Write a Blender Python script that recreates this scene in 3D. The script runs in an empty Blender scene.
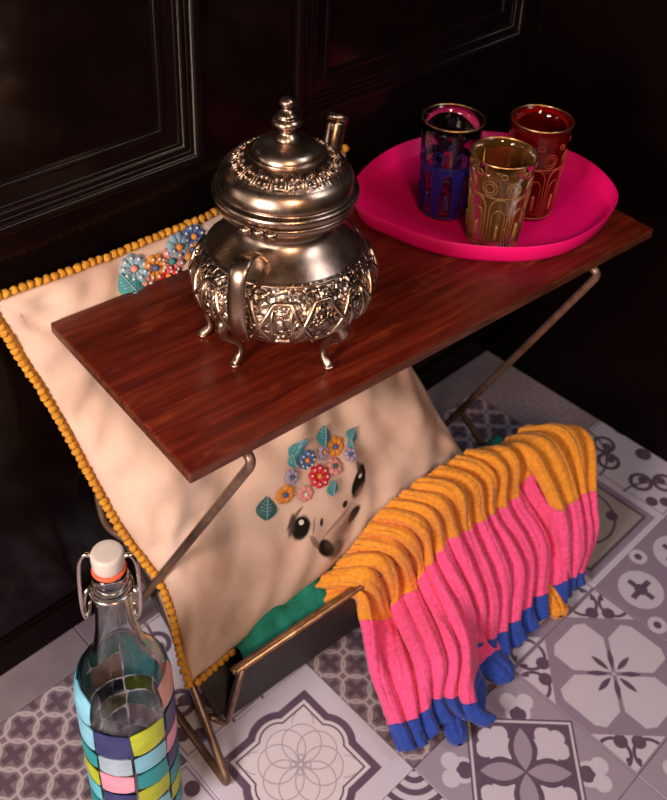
import bpy, bmesh, math, random
from mathutils import Vector, Matrix, noise
U = 0.14                      # one floor tile edge in metres; all numbers below are in tile edges
C = bpy.context.scene.collection
SC = bpy.context.scene
PI = math.pi
# ---------------------------------------------------------------- camera, world, light, exposure
YAW, PITCH, ROLL = 0.752240557, 0.593621458, 0.0656469853
FOC, PPX, PPY = 995.170385, 356.58793837, 255.0585719
def make_camera():
    f = Vector((math.cos(YAW)*math.cos(PITCH), math.sin(YAW)*math.cos(PITCH), -math.sin(PITCH)))
    r = Vector((math.sin(YAW), -math.cos(YAW), 0)); u = r.cross(f)
    r2 = r*math.cos(ROLL)+u*math.sin(ROLL); u2 = -r*math.sin(ROLL)+u*math.cos(ROLL)
    cam = bpy.data.cameras.new('camera'); o = bpy.data.objects.new('camera', cam); C.objects.link(o)
    m = Matrix((r2, u2, -f)).transposed().to_4x4()
    m.translation = Vector((-2.85650044, -1.89635780, 6.11886405))*U
    o.matrix_world = m
    cam.sensor_fit = 'VERTICAL'; cam.sensor_height = 36
    cam.lens = FOC/800*36
    cam.shift_x = -(PPX-333.5)/800
    cam.shift_y = (PPY-400)/800
    cam.clip_start = 0.01; cam.clip_end = 50
    cam.dof.use_dof = True; cam.dof.focus_distance = 5.1*U; cam.dof.aperture_fstop = 10
    SC.camera = o
make_camera()
W = bpy.data.worlds.new('world'); SC.world = W; W.use_nodes = True
W.node_tree.nodes['Background'].inputs[0].default_value = (1.0, .62, .50, 1)
W.node_tree.nodes['Background'].inputs[1].default_value = 0.035
def area(name, loc, target, size, power, col, size_y=None):
    l = bpy.data.lights.new(name, 'AREA'); l.energy = power; l.color = col; l.size = size*U
    if size_y: l.shape = 'RECTANGLE'; l.size_y = size_y*U
    o = bpy.data.objects.new(name, l); C.objects.link(o)
    o.location = Vector(loc)*U
    o.rotation_euler = (Vector(target)-Vector(loc)).to_track_quat('-Z', 'Y').to_euler()
    return o
area('window_light', (-6.2, -0.4, 4.9), (0.2, 0.9, 1.3), 2.0, 12.0, (1.0, .86, .77), 2.4)
area('room_light', (2.4, -4.2, 9.0), (0.6, 0.8, 1.0), 2.0, 3.0, (.92, .93, 1.0), 3.2)
area('lamp_light', (-3.4, -4.6, 7.6), (0.3, 0.8, 1.6), 1.2, 5.5, (1.0, .66, .40))
vs = SC.view_settings; vs.view_transform = 'Standard'; vs.look = 'None'; vs.exposure = 0.0; vs.gamma = 1; vs.use_curve_mapping = False
SC.display_settings.display_device = 'sRGB'

# ---------------------------------------------------------------- mesh helpers
class MB:
    def __init__(s): s.v = []; s.f = []; s.m = []; s.uv = None
    def add(s, vs, fs, mi=0):
        b = len(s.v); s.v += [tuple(p) for p in vs]
        for f in fs: s.f.append(tuple(i+b for i in f)); s.m.append(mi)
    def box(s, x0, y0, z0, x1, y1, z1, mi=0):
        s.add([(x0,y0,z0),(x1,y0,z0),(x1,y1,z0),(x0,y1,z0),(x0,y0,z1),(x1,y0,z1),(x1,y1,z1),(x0,y1,z1)],
              [(0,3,2,1),(4,5,6,7),(0,1,5,4),(1,2,6,5),(2,3,7,6),(3,0,4,7)], mi)
    def tube(s, pts, r, n=10, mi=0, closed=False, sx=1.0, flat=None):
        pts = [Vector(p) for p in pts]; N = len(pts)
        rr = r if isinstance(r, (list, tuple)) else [r]*N
        vs, fs = [], []; prev = None
        for i, p in enumerate(pts):
            if closed: t = pts[(i+1)%N]-pts[(i-1)%N]
            else: t = pts[min(i+1,N-1)]-pts[max(i-1,0)]
            t = t.normalized() if t.length > 1e-9 else Vector((0,0,1))
            if prev is None:
                a = Vector(flat) if flat is not None else (Vector((0,0,1)) if abs(t.z) < .9 else Vector((1,0,0)))
            else: a = prev
            a = (a - t*a.dot(t))
            a = a.normalized() if a.length > 1e-6 else t.orthogonal().normalized()
            b = t.cross(a); prev = a
            for k in range(n):
                th = 2*PI*k/n
                vs.append(p + a*math.cos(th)*rr[i] + b*math.sin(th)*rr[i]*sx)
        L = N if closed else N-1
        for i in range(L):
            for k in range(n):
                j = (i+1) % N
                fs.append((i*n+k, i*n+(k+1)%n, j*n+(k+1)%n, j*n+k))
        if not closed:
            fs.append(tuple(range(n))[::-1]); fs.append(tuple((N-1)*n+k for k in range(n)))
        s.add(vs, fs, mi)
    def lathe(s, prof, n=48, mi=0, c=(0,0,0), fn=None):
        vs, fs = [], []
        for (r, z) in prof:
            for k in range(n):
                a = 2*PI*k/n; q = fn(r, z, a) if fn else r
                vs.append((c[0]+q*math.cos(a), c[1]+q*math.sin(a), c[2]+z))
        for i in range(len(prof)-1):
            for k in range(n): fs.append((i*n+k, i*n+(k+1)%n, (i+1)*n+(k+1)%n, (i+1)*n+k))
        s.add(vs, fs, mi)
    def sphere(s, c, r, nu=10, nv=6, mi=0, sc=(1,1,1)):
        vs, fs = [(c[0], c[1], c[2]-r*sc[2])], []
        for i in range(1, nv):
            ph = -PI/2+PI*i/nv
            for k in range(nu):
                a = 2*PI*k/nu; vs.append((c[0]+r*sc[0]*math.cos(ph)*math.cos(a), c[1]+r*sc[1]*math.cos(ph)*math.sin(a), c[2]+r*sc[2]*math.sin(ph)))
        vs.append((c[0], c[1], c[2]+r*sc[2])); L = len(vs)-1
        for k in range(nu): fs.append((0, 1+(k+1)%nu, 1+k)); fs.append((L, L-nu+k, L-nu+(k+1)%nu))
        for i in range(nv-2):
            for k in range(nu): a = 1+i*nu; fs.append((a+k, a+(k+1)%nu, a+nu+(k+1)%nu, a+nu+k))
        s.add(vs, fs, mi)
    def grid(s, fn, nu, nv, mi=0, closed_u=False):
        vs = [fn(i/nu, j/nv) for j in range(nv+1) for i in range(nu if closed_u else nu+1)]
        w = nu if closed_u else nu+1; fs = []
        for j in range(nv):
            for i in range(nu):
                a, b = j*w+i, j*w+(i+1)%w; fs.append((a, b, b+w, a+w))
        m = mi
        if callable(mi):
            b0 = len(s.v); s.v += [tuple(p) for p in vs]
            for q, f in enumerate(fs): s.f.append(tuple(i+b0 for i in f)); s.m.append(mi(((q%nu)+.5)/nu, (q//nu+.5)/nv))
        else: s.add(vs, fs, m)
    def build(s, name, mats, parent=None, smooth=True, bevel=0, seg=2, doubles=False, auto=None):
        me = bpy.data.meshes.new(name)
        me.from_pydata([(a*U, b*U, c*U) for a, b, c in s.v], [], s.f)
        mats = mats if isinstance(mats, (list, tuple)) else [mats]
        for m in mats: me.materials.append(m)
        for p, k in zip(me.polygons, s.m): p.material_index = k; p.use_smooth = smooth
        bm = bmesh.new(); bm.from_mesh(me)
        if doubles: bmesh.ops.remove_doubles(bm, verts=bm.verts, dist=1e-6)
        bmesh.ops.recalc_face_normals(bm, faces=bm.faces)
        bm.to_mesh(me); bm.free()
        if auto is not None: me.set_sharp_from_angle(angle=auto)
        me.update()
        o = bpy.data.objects.new(name, me); C.objects.link(o)
        if parent is not None: o.parent = parent
        if bevel:
            b = o.modifiers.new('bevel', 'BEVEL'); b.width = bevel*U; b.segments = seg; b.limit_method = 'ANGLE'
        return o
def tag(o, label=None, cat=None, group=None, kind=None):
    if label: o['label'] = label
    if cat: o['category'] = cat
    if group: o['group'] = group
    if kind: o['kind'] = kind
    return o
TY = -0.07708942412833757      # turn of the little table against the walls
EX = Vector((math.cos(TY), math.sin(TY), 0)); EY = Vector((-math.sin(TY), math.cos(TY), 0))
def T(s, t, z): return EX*s+EY*t+Vector((0,0,z))
def thing(name, label, cat, s=0, t=0, z=0, rot=TY, group=None):
    o = bpy.data.objects.new(name, None); C.objects.link(o); o.empty_display_size = .02
    o.location = T(s, t, z)*U; o.rotation_euler = (0, 0, rot)
    return tag(o, label, cat, group)
def catmull(pts, n=8, closed=False):
    P = [Vector(p) for p in pts]; out = []; N = len(P)
    for i in range(N if closed else N-1):
        if closed: a, b, c, d = P[(i-1)%N], P[i], P[(i+1)%N], P[(i+2)%N]
        else: a, b, c, d = P[max(i-1,0)], P[i], P[i+1], P[min(i+2,N-1)]
        for k in range(n):
            x = k/n
            out.append(.5*((2*b)+(c-a)*x+(2*a-5*b+4*c-d)*x*x+(3*b-a-3*c+d)*x**3))
    if not closed: out.append(P[-1])
    return out
def fillet(pts, r, n=6):          # polyline with rounded corners
    P = [Vector(p) for p in pts]; out = [P[0]]
    for i in range(1, len(P)-1):
        a, b, c = P[i-1], P[i], P[i+1]
        d1 = (a-b); d2 = (c-b); q = min(r, d1.length*.45, d2.length*.45)
        p1 = b+d1.normalized()*q; p2 = b+d2.normalized()*q
        for k in range(n+1):
            x = k/n; out.append(p1*(1-x)**2+b*2*x*(1-x)+p2*x*x)
    out.append(P[-1]); return out

# ---------------------------------------------------------------- materials
def mat(name, col=(.8,.8,.8), rough=.5, metal=0, **kw):
    m = bpy.data.materials.new(name); m.use_nodes = True
    b = m.node_tree.nodes['Principled BSDF']
    b.inputs['Base Color'].default_value = (*col, 1); b.inputs['Roughness'].default_value = rough; b.inputs['Metallic'].default_value = metal
    for k, v in kw.items(): b.inputs[k.replace('_', ' ')].default_value = v
    return m
class G:                                      # tiny node-graph writer
    def __init__(s, m): s.m = m; s.t = m.node_tree; s.bsdf = s.t.nodes['Principled BSDF']
    def n(s, typ, **kw):
        x = s.t.nodes.new(typ)
        for k, v in kw.items(): setattr(x, k, v)
        return x
    def link(s, a, b): s.t.links.new(a, b)
    def coord(s, out='Object', scale=(1,1,1), loc=(0,0,0), rot=(0,0,0)):
        tc = s.n('ShaderNodeTexCoord'); mp = s.n('ShaderNodeMapping')
        mp.inputs['Scale'].default_value = scale; mp.inputs['Location'].default_value = loc; mp.inputs['Rotation'].default_value = rot
        s.link(tc.outputs[out], mp.inputs[0]); return mp.outputs[0]
    def noise(s, vec, scale=5, detail=3, rough=.5, dist=0):
        x = s.n('ShaderNodeTexNoise'); s.link(vec, x.inputs['Vector']); x.inputs['Scale'].default_value = scale
        x.inputs['Detail'].default_value = detail; x.inputs['Roughness'].default_value = rough; x.inputs['Distortion'].default_value = dist
        return x.outputs['Fac']
    def ramp(s, fac, stops):
        r = s.n('ShaderNodeValToRGB'); s.link(fac, r.inputs[0]); e = r.color_ramp.elements
        while len(e) < len(stops): e.new(.5)
        for q, (p, c) in zip(e, stops): q.position = p; q.color = (*c, 1) if len(c) == 3 else c
        return r.outputs[0]
    def mix(s, fac, a, b, mode='MIX'):
        x = s.n('ShaderNodeMix', data_type='RGBA', blend_type=mode)
        for sock, v in ((x.inputs[0], fac), (x.inputs[6], a), (x.inputs[7], b)):
            if isinstance(v, (int, float)): sock.default_value = v
            elif isinstance(v, tuple): sock.default_value = (*v, 1)
            else: s.link(v.o if isinstance(v, E) else v, sock)
        return x.outputs[2]
    def bump(s, h, strength=.3, dist=.001):
        b = s.n('ShaderNodeBump'); b.inputs['Strength'].default_value = strength; b.inputs['Distance'].default_value = dist
        s.link(h.o if isinstance(h, E) else h, b.inputs['Height'])
        prev = s.bsdf.inputs['Normal'].links
        if prev: s.link(prev[0].from_socket, b.inputs['Normal'])
        s.link(b.outputs[0], s.bsdf.inputs['Normal'])
    def base(s, c): s.link(c, s.bsdf.inputs['Base Color'])
    def xyz(s, vec):
        x = s.n('ShaderNodeSeparateXYZ'); s.link(vec, x.inputs[0]); return [E(s, x.outputs[i]) for i in range(3)]
class E:                                      # scalar expression made of Math nodes
    def __init__(s, g, o): s.g = g; s.o = o
    def op(s, name, *a, clamp=False):
        x = s.g.n('ShaderNodeMath', operation=name, use_clamp=clamp)
        for i, v in enumerate((s,)+a):
            if isinstance(v, E): s.g.link(v.o, x.inputs[i])
            else: x.inputs[i].default_value = v
        return E(s.g, x.outputs[0])
    def __add__(s, b): return s.op('ADD', b)
    __radd__ = __add__
    def __mul__(s, b): return s.op('MULTIPLY', b)
    __rmul__ = __mul__
    def __sub__(s, b): return s.op('SUBTRACT', b)
    def __rsub__(s, b): return (s*-1.0)+b
    def __neg__(s): return s*-1.0
    def __truediv__(s, b): return s.op('DIVIDE', b)
    def abs(s): return s.op('ABSOLUTE')
    def min(s, b): return s.op('MINIMUM', b)
    def max(s, b): return s.op('MAXIMUM', b)
    def sin(s): return s.op('SINE')
    def sqrt(s): return s.op('SQRT')
    def rep(s, p): return s - (s*(1/p)).op('ROUND')*p       # repeat about 0 with period p
    def mask(s, w=.006): return (0.5 - s*(1/w)).op('ADD', 0.0, clamp=True)   # 1 inside (negative)
def length(x, y): return (x*x+y*y).sqrt()
def circ(x, y, cx, cy, r): return length(x-cx, y-cy)-r

# ---------------------------------------------------------------- floor tile prints
LT, DK, MD, MD2 = (.56,.52,.64), (.085,.048,.10), (.25,.195,.29), (.31,.26,.35)
def tile_mat(name, draw):
    m = mat(name, LT, .42); g = G(m)
    x, y, z = g.xyz(g.coord('Object', (1/U,)*3))
    c = draw(g, x, y)
    n = g.noise(g.coord('Object', (1/U,)*3), 9, 3)
    c = g.mix(E(g, n)*.18, c, (.42,.36,.36))
    g.base(c); return m
def layers(g, base, *ls):
    c = g.mix(0.0, base, base)
    for d, col in ls: c = g.mix(d.mask(), c, col)
    return c
def d_lattice(g, x, y, P=.128):
    dk, lt = DK, (.42,.35,.39)
    a = (x+y)*.7071; b = (x-y)*.7071; p = P*1.4142
    u = a.rep(p); v = b.rep(p)
    ring = (length(u, v)-p*.56).abs()-.008
    a2 = (a+p/2).rep(p); b2 = (b+p/2).rep(p)
    r1 = (length(u.abs()-p, v)-p*.56).abs()-.008
    r2 = (length(u, v.abs()-p)-p*.56).abs()-.008
    cross = (u.abs()+v.abs()*0.0).min(v.abs()) - 0.0
    pet = (x.rep(P*2).abs()*0.0)
    xs = ((u+v)*.7071).abs().min(((u-v)*.7071).abs())-.021
    xx = xs.max(length(u, v)-p*.42)
    return layers(g, (.17,.12,.155), (xx, (.075,.04,.07)), (ring, lt), (r1, lt), (r2, lt))
def d_fade(g, x, y):
    u = (x+y).rep(.12); v = (x-y).rep(.12)
    return layers(g, (.24,.19,.22), ((length(u, v)-.055).abs()-.006, (.34,.28,.31)))
def d_medallion(g, x, y):
    ax, ay = x.abs(), y.abs()
    sq = ax.max(ay)-.36
    lobe = circ(ax, ay, .2, 0, .205).min(circ(ax, ay, 0, .2, .205))
    d = sq.min(lobe)
    pts = None
    for k in range(8):
        a = k*PI/4; c = (circ(x, y, .140*math.cos(a), .140*math.sin(a), .125)).abs()-.0035
        pts = c if pts is None else pts.min(c)
    for k in range(4):
        a = k*PI/2+PI/4; pts = pts.min((circ(x, y, .045*math.cos(a), .045*math.sin(a), .02)).abs()-.004)
    fl = circ(ax, ay, .2, .2, .07).abs()-.003
    return layers(g, LT, (d, DK), (d+.050, (.66,.60,.68)), ((d+.078).abs()-.006, DK), (pts.max(length(x, y)-.275), (.33,.28,.33)), (fl.max(length(x,y)-.34).max(.28-length(x,y)), (.33,.28,.33)))
def d_frame(g, x, y):
    ax, ay = x.abs(), y.abs()
    a = ((x+y)*.7071).abs(); b = ((x-y)*.7071).abs()
    D = ax+ay
    mx, mn = a.max(b), a.min(b)
    white = circ(mx, mn, .165, .165, .085).min(circ(mx, mn, .245, .145, .058)).min(circ(mx, mn, .235, .225, .048)).min((mx-.22).max(.08-mn))
    white = white.min(((ax-.34).abs()+0.0).max(ay-.02)-.06) if False else white
    q = (mx-.15)*(1/.14)
    petal = mn-(1-q*q)*.058
    dpet = (mn-(1-q*q)*.095).min(mx-.06)
    dots = circ(mx, mn, .475, .055, .058)
    sc1 = circ(mx, mn, .40, 0, .085); sc2 = circ(mx, mn, .385, 0, .055)
    return layers(g, MD2, (sc1, LT), (sc2, DK), (dots, LT), (D-.5, DK), ((D-.47).abs()-.012, LT), (D-.44, DK), (white.max(D-.42), LT), (dpet.max(D-.42), DK), (petal, MD2))
def d_star(g, x, y):
    ax, ay = x.abs(), y.abs(); mx, mn = ax.max(ay), ax.min(ay)
    kite = (mn-mx*.98+.02).max(mn-.185).max(mx-.415).max(mn*.7+mx-.50)
    lf = None
    for k in range(4):
        c, s = math.cos(k*PI/4), math.sin(k*PI/4)
        a = (x*c+y*s).abs(); b = (y*c-x*s).abs(); q = (a-.115)*(1/.075)
        d = b-(1-q*q)*.02; lf = d if lf is None else lf.min(d)
    cor = (1.0-(mx+mn))-.0
    tri = (.625-(mx+mn)).max(mx-.485)
    blob = circ(mx, mn, .385, .30, .048).min(circ(mx, mn, .455, .41, .02))
    tail = ((circ(mx, mn, .485, .32, .105)).abs()-.012).max(mn-.47)
    return layers(g, MD, (kite, LT), (lf, DK), (tri, LT), (blob.min(tail).max(tri), DK), (length(x, y)-.012, LT))
def d_cross(g, x, y):
    ax, ay = x.abs(), y.abs(); mx, mn = ax.max(ay), ax.min(ay)
    ov = circ(ax, ay, .25, .25, .17)
    u = ax-.25; v = ay-.25
    cr = (u.abs()-.022).max(v.abs()-.11).min((v.abs()-.022).max(u.abs()-.11)).min(length(u, v)-.05)
    mid = circ(x, y, 0, 0, .09); mk = (mid.abs()-.012)
    return layers(g, MD, (ov, LT), (cr, DK), (mk, DK), (circ(mx, mn, .43, .0, .07), LT), (circ(mx, mn, .43, .0, .03), DK))
def d_border(g, x, y):
    ax, ay = x.abs(), y.abs(); mx, mn = ax.max(ay), ax.min(ay)
    fl = circ(mx, mn, .16, .0, .05).min(circ(ax, ay, .2, .2, .05)).min(circ(mx, mn, .12, .08, .03))
    return layers(g, LT, (mx-.45, MD), (mx-.40, DK), (mx-.375, (.36,.30,.30)), (fl, DK), ((length(x, y)-.3).abs()-.01, DK))
def d_scroll(g, x, y):
    ax, ay = x.abs(), y.abs(); mx, mn = ax.max(ay), ax.min(ay)
    r = (length(ax-.5, ay-.5)-.38).abs()-.01
    s1 = (circ(mx, mn, .30, .16, .085).abs()-.018); s2 = circ(mx, mn, .27, .16, .04)
    s3 = circ(mx, mn, .42, .34, .05)
    return layers(g, LT, (r, DK), (s1, DK), (s2, DK), (s3, DK), ((mx-.475).abs()-.006, MD), (length(x, y)-.07, DK))
def d_square(g, x, y):
    mx = x.abs().max(y.abs()); r = length(x.abs()-.5, y.abs()-.5)
    rings = (r.rep(.075).abs()-.019).max(r-.34)
    return layers(g, LT, (r-.34, LT), (rings, DK), (mx-.0-.0*r if False else (mx.rep(.09).abs()-.022).max(mx-.22), DK))
M_TILE = {k: tile_mat('tile_'+k, f) for k, f in dict(lattice=d_lattice, fade=d_fade, medallion=d_medallion, frame=d_frame, star=d_star,
          cross=d_cross, border=d_border, scroll=d_scroll, square=d_square).items()}
def noisy(name, c1, c2, rough, scale=6, stretch=(1,1,1), bump=0, metal=0, detail=4, bscale=None, **kw):
    m = mat(name, c1, rough, metal, **kw); g = G(m); v = g.coord('Object', tuple(q/U for q in stretch))
    n = g.noise(v, scale, detail); g.base(g.ramp(n, [(.3, c1), (.7, c2)]))
    if bump: g.bump(g.noise(g.coord('Object', (1/U,)*3), bscale or scale*4, 3), bump, .0008)
    return m
M_grout = noisy('grout', (.22,.17,.17), (.32,.26,.25), .7, 8)
M_strip = noisy('grey_border', (.17,.135,.165), (.22,.18,.205), .5, 4)
M_black = noisy('black_gloss_paint', (.0035,.0014,.0012), (.006,.0025,.002), .16, 3, bump=.03, Specular_IOR_Level=.22)
M_gloss = noisy('glossy_black_moulding', (.0035,.0014,.0012), (.006,.0025,.002), .24, 3, Specular_IOR_Level=.32)
M_dark = noisy('dark_paint', (.004,.0012,.001), (.006,.002,.0016), .35, 3, Specular_IOR_Level=.08)

# ---------------------------------------------------------------- the setting
WY, WX = 2.3266, 3.5774
m = MB(); m.box(-14, -14, -.3, WX, WY, -.03); floor = tag(m.build('floor', M_grout, smooth=False), 'patterned cement tile floor in lavender, cream and dark mauve', None, kind='structure')
KEY = {(-1,0):'medallion', (0,0):'lattice', (0,-1):'frame', (1,-1):'star', (2,-1):'cross', (1,0):'star', (2,0):'border', (3,0):'scroll', (3,1):'fade',
       (2,1):'lattice', (-2,1):'lattice', (-3,1):'lattice', (-2,0):'scroll', (-1,1):'scroll', (0,1):'square', (1,1):'cross', (-1,-1):'square',
       (0,-2):'frame', (1,-2):'frame', (2,-2):'star', (3,-1):'star', (-2,-1):'star', (3,-2):'medallion', (-3,0):'star', (0,-3):'star'}
names = list(M_TILE); tiles = {}
def tile_mesh(key, x1=.5, tag_=''):
    kk = (key, x1)
    if kk not in tiles:
        mb = MB(); g_ = .003; h = .003
        x0, y0, X1, Y1 = -.5+g_/2, -.5+g_/2, x1-g_/2, .5-g_/2
        mb.add([(x0,y0,-.03),(X1,y0,-.03),(X1,Y1,-.03),(x0,Y1,-.03),(x0,y0,-h),(X1,y0,-h),(X1,Y1,-h),(x0,Y1,-h),
                (x0+.004,y0+.004,0),(X1-.004,y0+.004,0),(X1-.004,Y1-.004,0),(x0+.004,Y1-.004,0)],
               [(8,9,10,11),(4,5,9,8),(5,6,10,9),(6,7,11,10),(7,4,8,11),(0,1,5,4),(1,2,6,5),(2,3,7,6),(3,0,4,7)])
        o = mb.build('tile', M_TILE[key], smooth=False); me = o.data; bpy.data.objects.remove(o); tiles[kk] = me
    return tiles[kk]
rnd = random.Random(4)
for i in range(-4, 4):
    for j in range(-4, 2):
        key = KEY.get((i, j)) or names[(i*3+j*5) % len(names)]
        last = (i == 3)
        o = bpy.data.objects.new('tile', tile_mesh(key, .5 if not last else .5-(4-WX)-.002)); C.objects.link(o); o.parent = floor
        o.location = ((i+.5)*U, (j+.5)*U, rnd.uniform(-.0006, 0)*U)
x = -4.0
for i, (a, b) in enumerate([(-4,-3),(-3,-2),(-2,-1),(-1,0),(0,1),(1,2),(2,3),(3,WX)]):
    m = MB(); m.box(a+.003, 2.003, -.03, b-.003, WY, 0); m.build('border_tile', M_strip, floor, smooth=False, bevel=.004, seg=1)

m = MB(); m.box(-14, WY, -.3, WX+.3, WY+.4, 18); wb = tag(m.build('wall_back', M_black, smooth=False), 'glossy black panelled wall behind the table', kind='structure')
m = MB(); m.box(WX, -14, -.3, WX+.4, WY, 18); tag(m.build('wall_right', M_dark, smooth=False), 'plain near-black wall on the right', kind='structure')
m = MB(); m.box(-14, WY-.035, 0, WX, WY, .27); m.box(-14, WY-.02, .27, WX, WY, .30)
tag(m.build('baseboard_back', M_dark, smooth=False, bevel=.008), 'low black baseboard along the panelled wall', kind='structure')
def panel(n, x0, x1, z0, z1):
    # bolection moulding around a raised field
    def bead(c, r, h): return [(c-r*math.cos(PI*q/8), h+r*.8*math.sin(PI*q/8)) for q in range(9)]
    prof = [(0,0),(.0,.02)]+bead(.035,.033,.02)+bead(.09,.018,.018)+bead(.128,.016,.018)+bead(.164,.016,.015)+[(.19,.012),(.25,.010)]+bead(.275,.02,.006)+[(.31,0)]
    m = MB(); vs = []; fs = []
    for (d, h) in prof:
        for (cx, cz, sx, sz) in ((x0,z0,1,1),(x1,z0,-1,1),(x1,z1,-1,-1),(x0,z1,1,-1)):
            vs.append((cx+sx*d, WY-h, cz+sz*d))
    for i in range(len(prof)-1):
        for k in range(4): fs.append((i*4+k, i*4+(k+1)%4, i*4+4+(k+1)%4, i*4+4+k))
    m.add(vs, fs); o = m.build('trim_%d' % n, M_gloss, smooth=True, auto=.9)
    return tag(o, ['black moulded frame of the left wall panel', 'black moulded frame of the right wall panel', 'black moulded frame of the farthest left wall panel'][n-1], kind='structure')
panel(1, -3.3, .27, 3.24, 12)
panel(2, .98, 3.35, 3.24, 12)
panel(3, -8.0, -4.1, 3.24, 12)

def shifted(m, o):
    m.v = [(a-o[0], b-o[1], c-o[2]) for a, b, c in m.v]; return m
# ---------------------------------------------------------------- side table with magazine rack
def wood_mat():
    m = mat('mahogany_wood', (.2,.04,.02), .3); g = G(m)
    v = g.coord('Object', (.7/U, 8/U, 8/U)); n = g.noise(v, 2.2, 6, .6, .8)
    v2 = g.coord('Object', (1.2/U, 40/U, 20/U)); n2 = g.noise(v2, 2, 3)
    c = g.ramp(n, [(.25,(.050,.004,.0015)),(.5,(.12,.011,.004)),(.72,(.23,.030,.009))])
    c = g.mix((E(g, n2)*.3), c, (.03,.004,.002))
    sc = g.noise(g.coord('Object', (1.0/U,2.2/U,1/U)), 3.5, 6, .7); c = g.mix(((E(g, sc)-.56)*4).op('ADD', 0.0, clamp=True)*.8, c, (.32,.065,.02))
    g.base(c); g.link(g.ramp(sc, [(.3,(.26,)*3),(.7,(.42,)*3)]), m.node_tree.nodes['Principled BSDF'].inputs['Roughness'])
    g.bump(n2, .12, .0005); return m
M_wood = wood_mat()
M_edge = noisy('worn_wood_edge', (.045,.008,.004), (.13,.035,.014), .4, 5, (1,6,6), bump=.2)
M_wire = noisy('brown_metal_rod', (.14,.075,.05), (.26,.16,.115), .36, 10, metal=.55, bump=.05)
M_brass = noisy('worn_brass', (.16,.075,.04), (.48,.26,.13), .4, 14, metal=.8, bump=.15)
M_panel = noisy('black_leathercloth', (.012,.008,.008), (.024,.016,.016), .6, 30, bump=.5, bscale=60)
TS0, TS1, TT0, TT1, TZ = -1.111, 2.368, .627, 1.985, 2.80
OT = (.6285, 1.306, 0)
tb = thing('side_table', 'dark mahogany-topped side table with bent metal rod legs and a low magazine rack', 'side table', *OT)
m = MB(); m.box(TS0, TT0, TZ-.07, TS1, TT1, TZ)
m.m = [1 if i in (0,2,3,4,5) else 0 for i in range(6)]
top = shifted(m, OT).build('tabletop', [M_wood, M_edge], tb, smooth=False, bevel=.012, seg=2)
RR = .026
def leg_wire(sgn):
    # sgn -1 left side, +1 right side
    def X(s): return s if sgn < 0 else 2*.518-s
    P = [(X(-.76),1.35,2.70),(X(-.78),.60,2.70),(X(-.965),1.985,.034),(X(-.97),.60,.034),(X(-.90),1.095,.40),(X(-.79),1.65,.70),(X(-.80),1.95,.85),(X(-.90),2.10,.95),(X(-.90),2.17,1.24),(1.0,2.17,1.24),(1.05,1.95,.86)]
    m = MB(); m.tube(fillet(P, .085, 7), RR, 10); return shifted(m, OT)
    
leg_wire(-1).build('leg', M_wire, tb)
m = MB(); X = lambda s: 2*.518-s
m.tube(fillet([(X(-.76),1.35,2.70),(X(-.78),.60,2.70),(X(-.965),1.985,.034),(X(-.97),.60,.034),(X(-.925),1.64,.70)], .085, 7), RR, 10)
shifted(m, OT).build('leg', M_wire, tb)
# rack: front panel, brass edge, end wires, sloping shelf
m = MB()
pf = [(.83,.73),(.905,.17)]
def slab(m, s0a, s1a, a, s0b, s1b, b, th):
    (ta, za), (tb_, zb) = a, b; n = Vector((0, zb-za, -(tb_-ta))).normalized()*th
    v = [(s0a,ta,za),(s1a,ta,za),(s1b,tb_,zb),(s0b,tb_,zb)]; v2 = [(p[0]+n.x,p[1]-n.y,p[2]-n.z) for p in v]
    m.add(v+v2, [(0,1,2,3),(7,6,5,4),(0,4,5,1),(1,5,6,2),(2,6,7,3),(3,7,4,0)])
slab(m, -.72, 1.756, pf[0], -.79, 1.826, pf[1], .03)
shifted(m, OT).build('rack_front_panel', M_panel, tb, smooth=False, bevel=.006)
m = MB(); m.tube([(-.76,.825,.745),(1.796,.825,.745)], .017, 10); m.box(-.77,.83,.715,1.806,.87,.742)
tag(shifted(m, OT).build('rack_rail', M_brass, tb), 'worn brass edge strip')
for s in (-.715, 1.751):
    e = -1 if s < 0 else 1
    m = MB(); m.tube(fillet([(s,.815,.74),(s+e*.08,.885,.15),(s+e*.17,.93,.27)], .06), 0.017, 8); shifted(m, OT).build('rack_end_rod', M_wire, tb)
m = MB(); slab(m, -.84, 1.40, (2.0,.845), -.84, 1.80, (.93,.235), .03)
shifted(m, OT).build('rack_shelf', M_panel, tb, smooth=False, bevel=.006)

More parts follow.
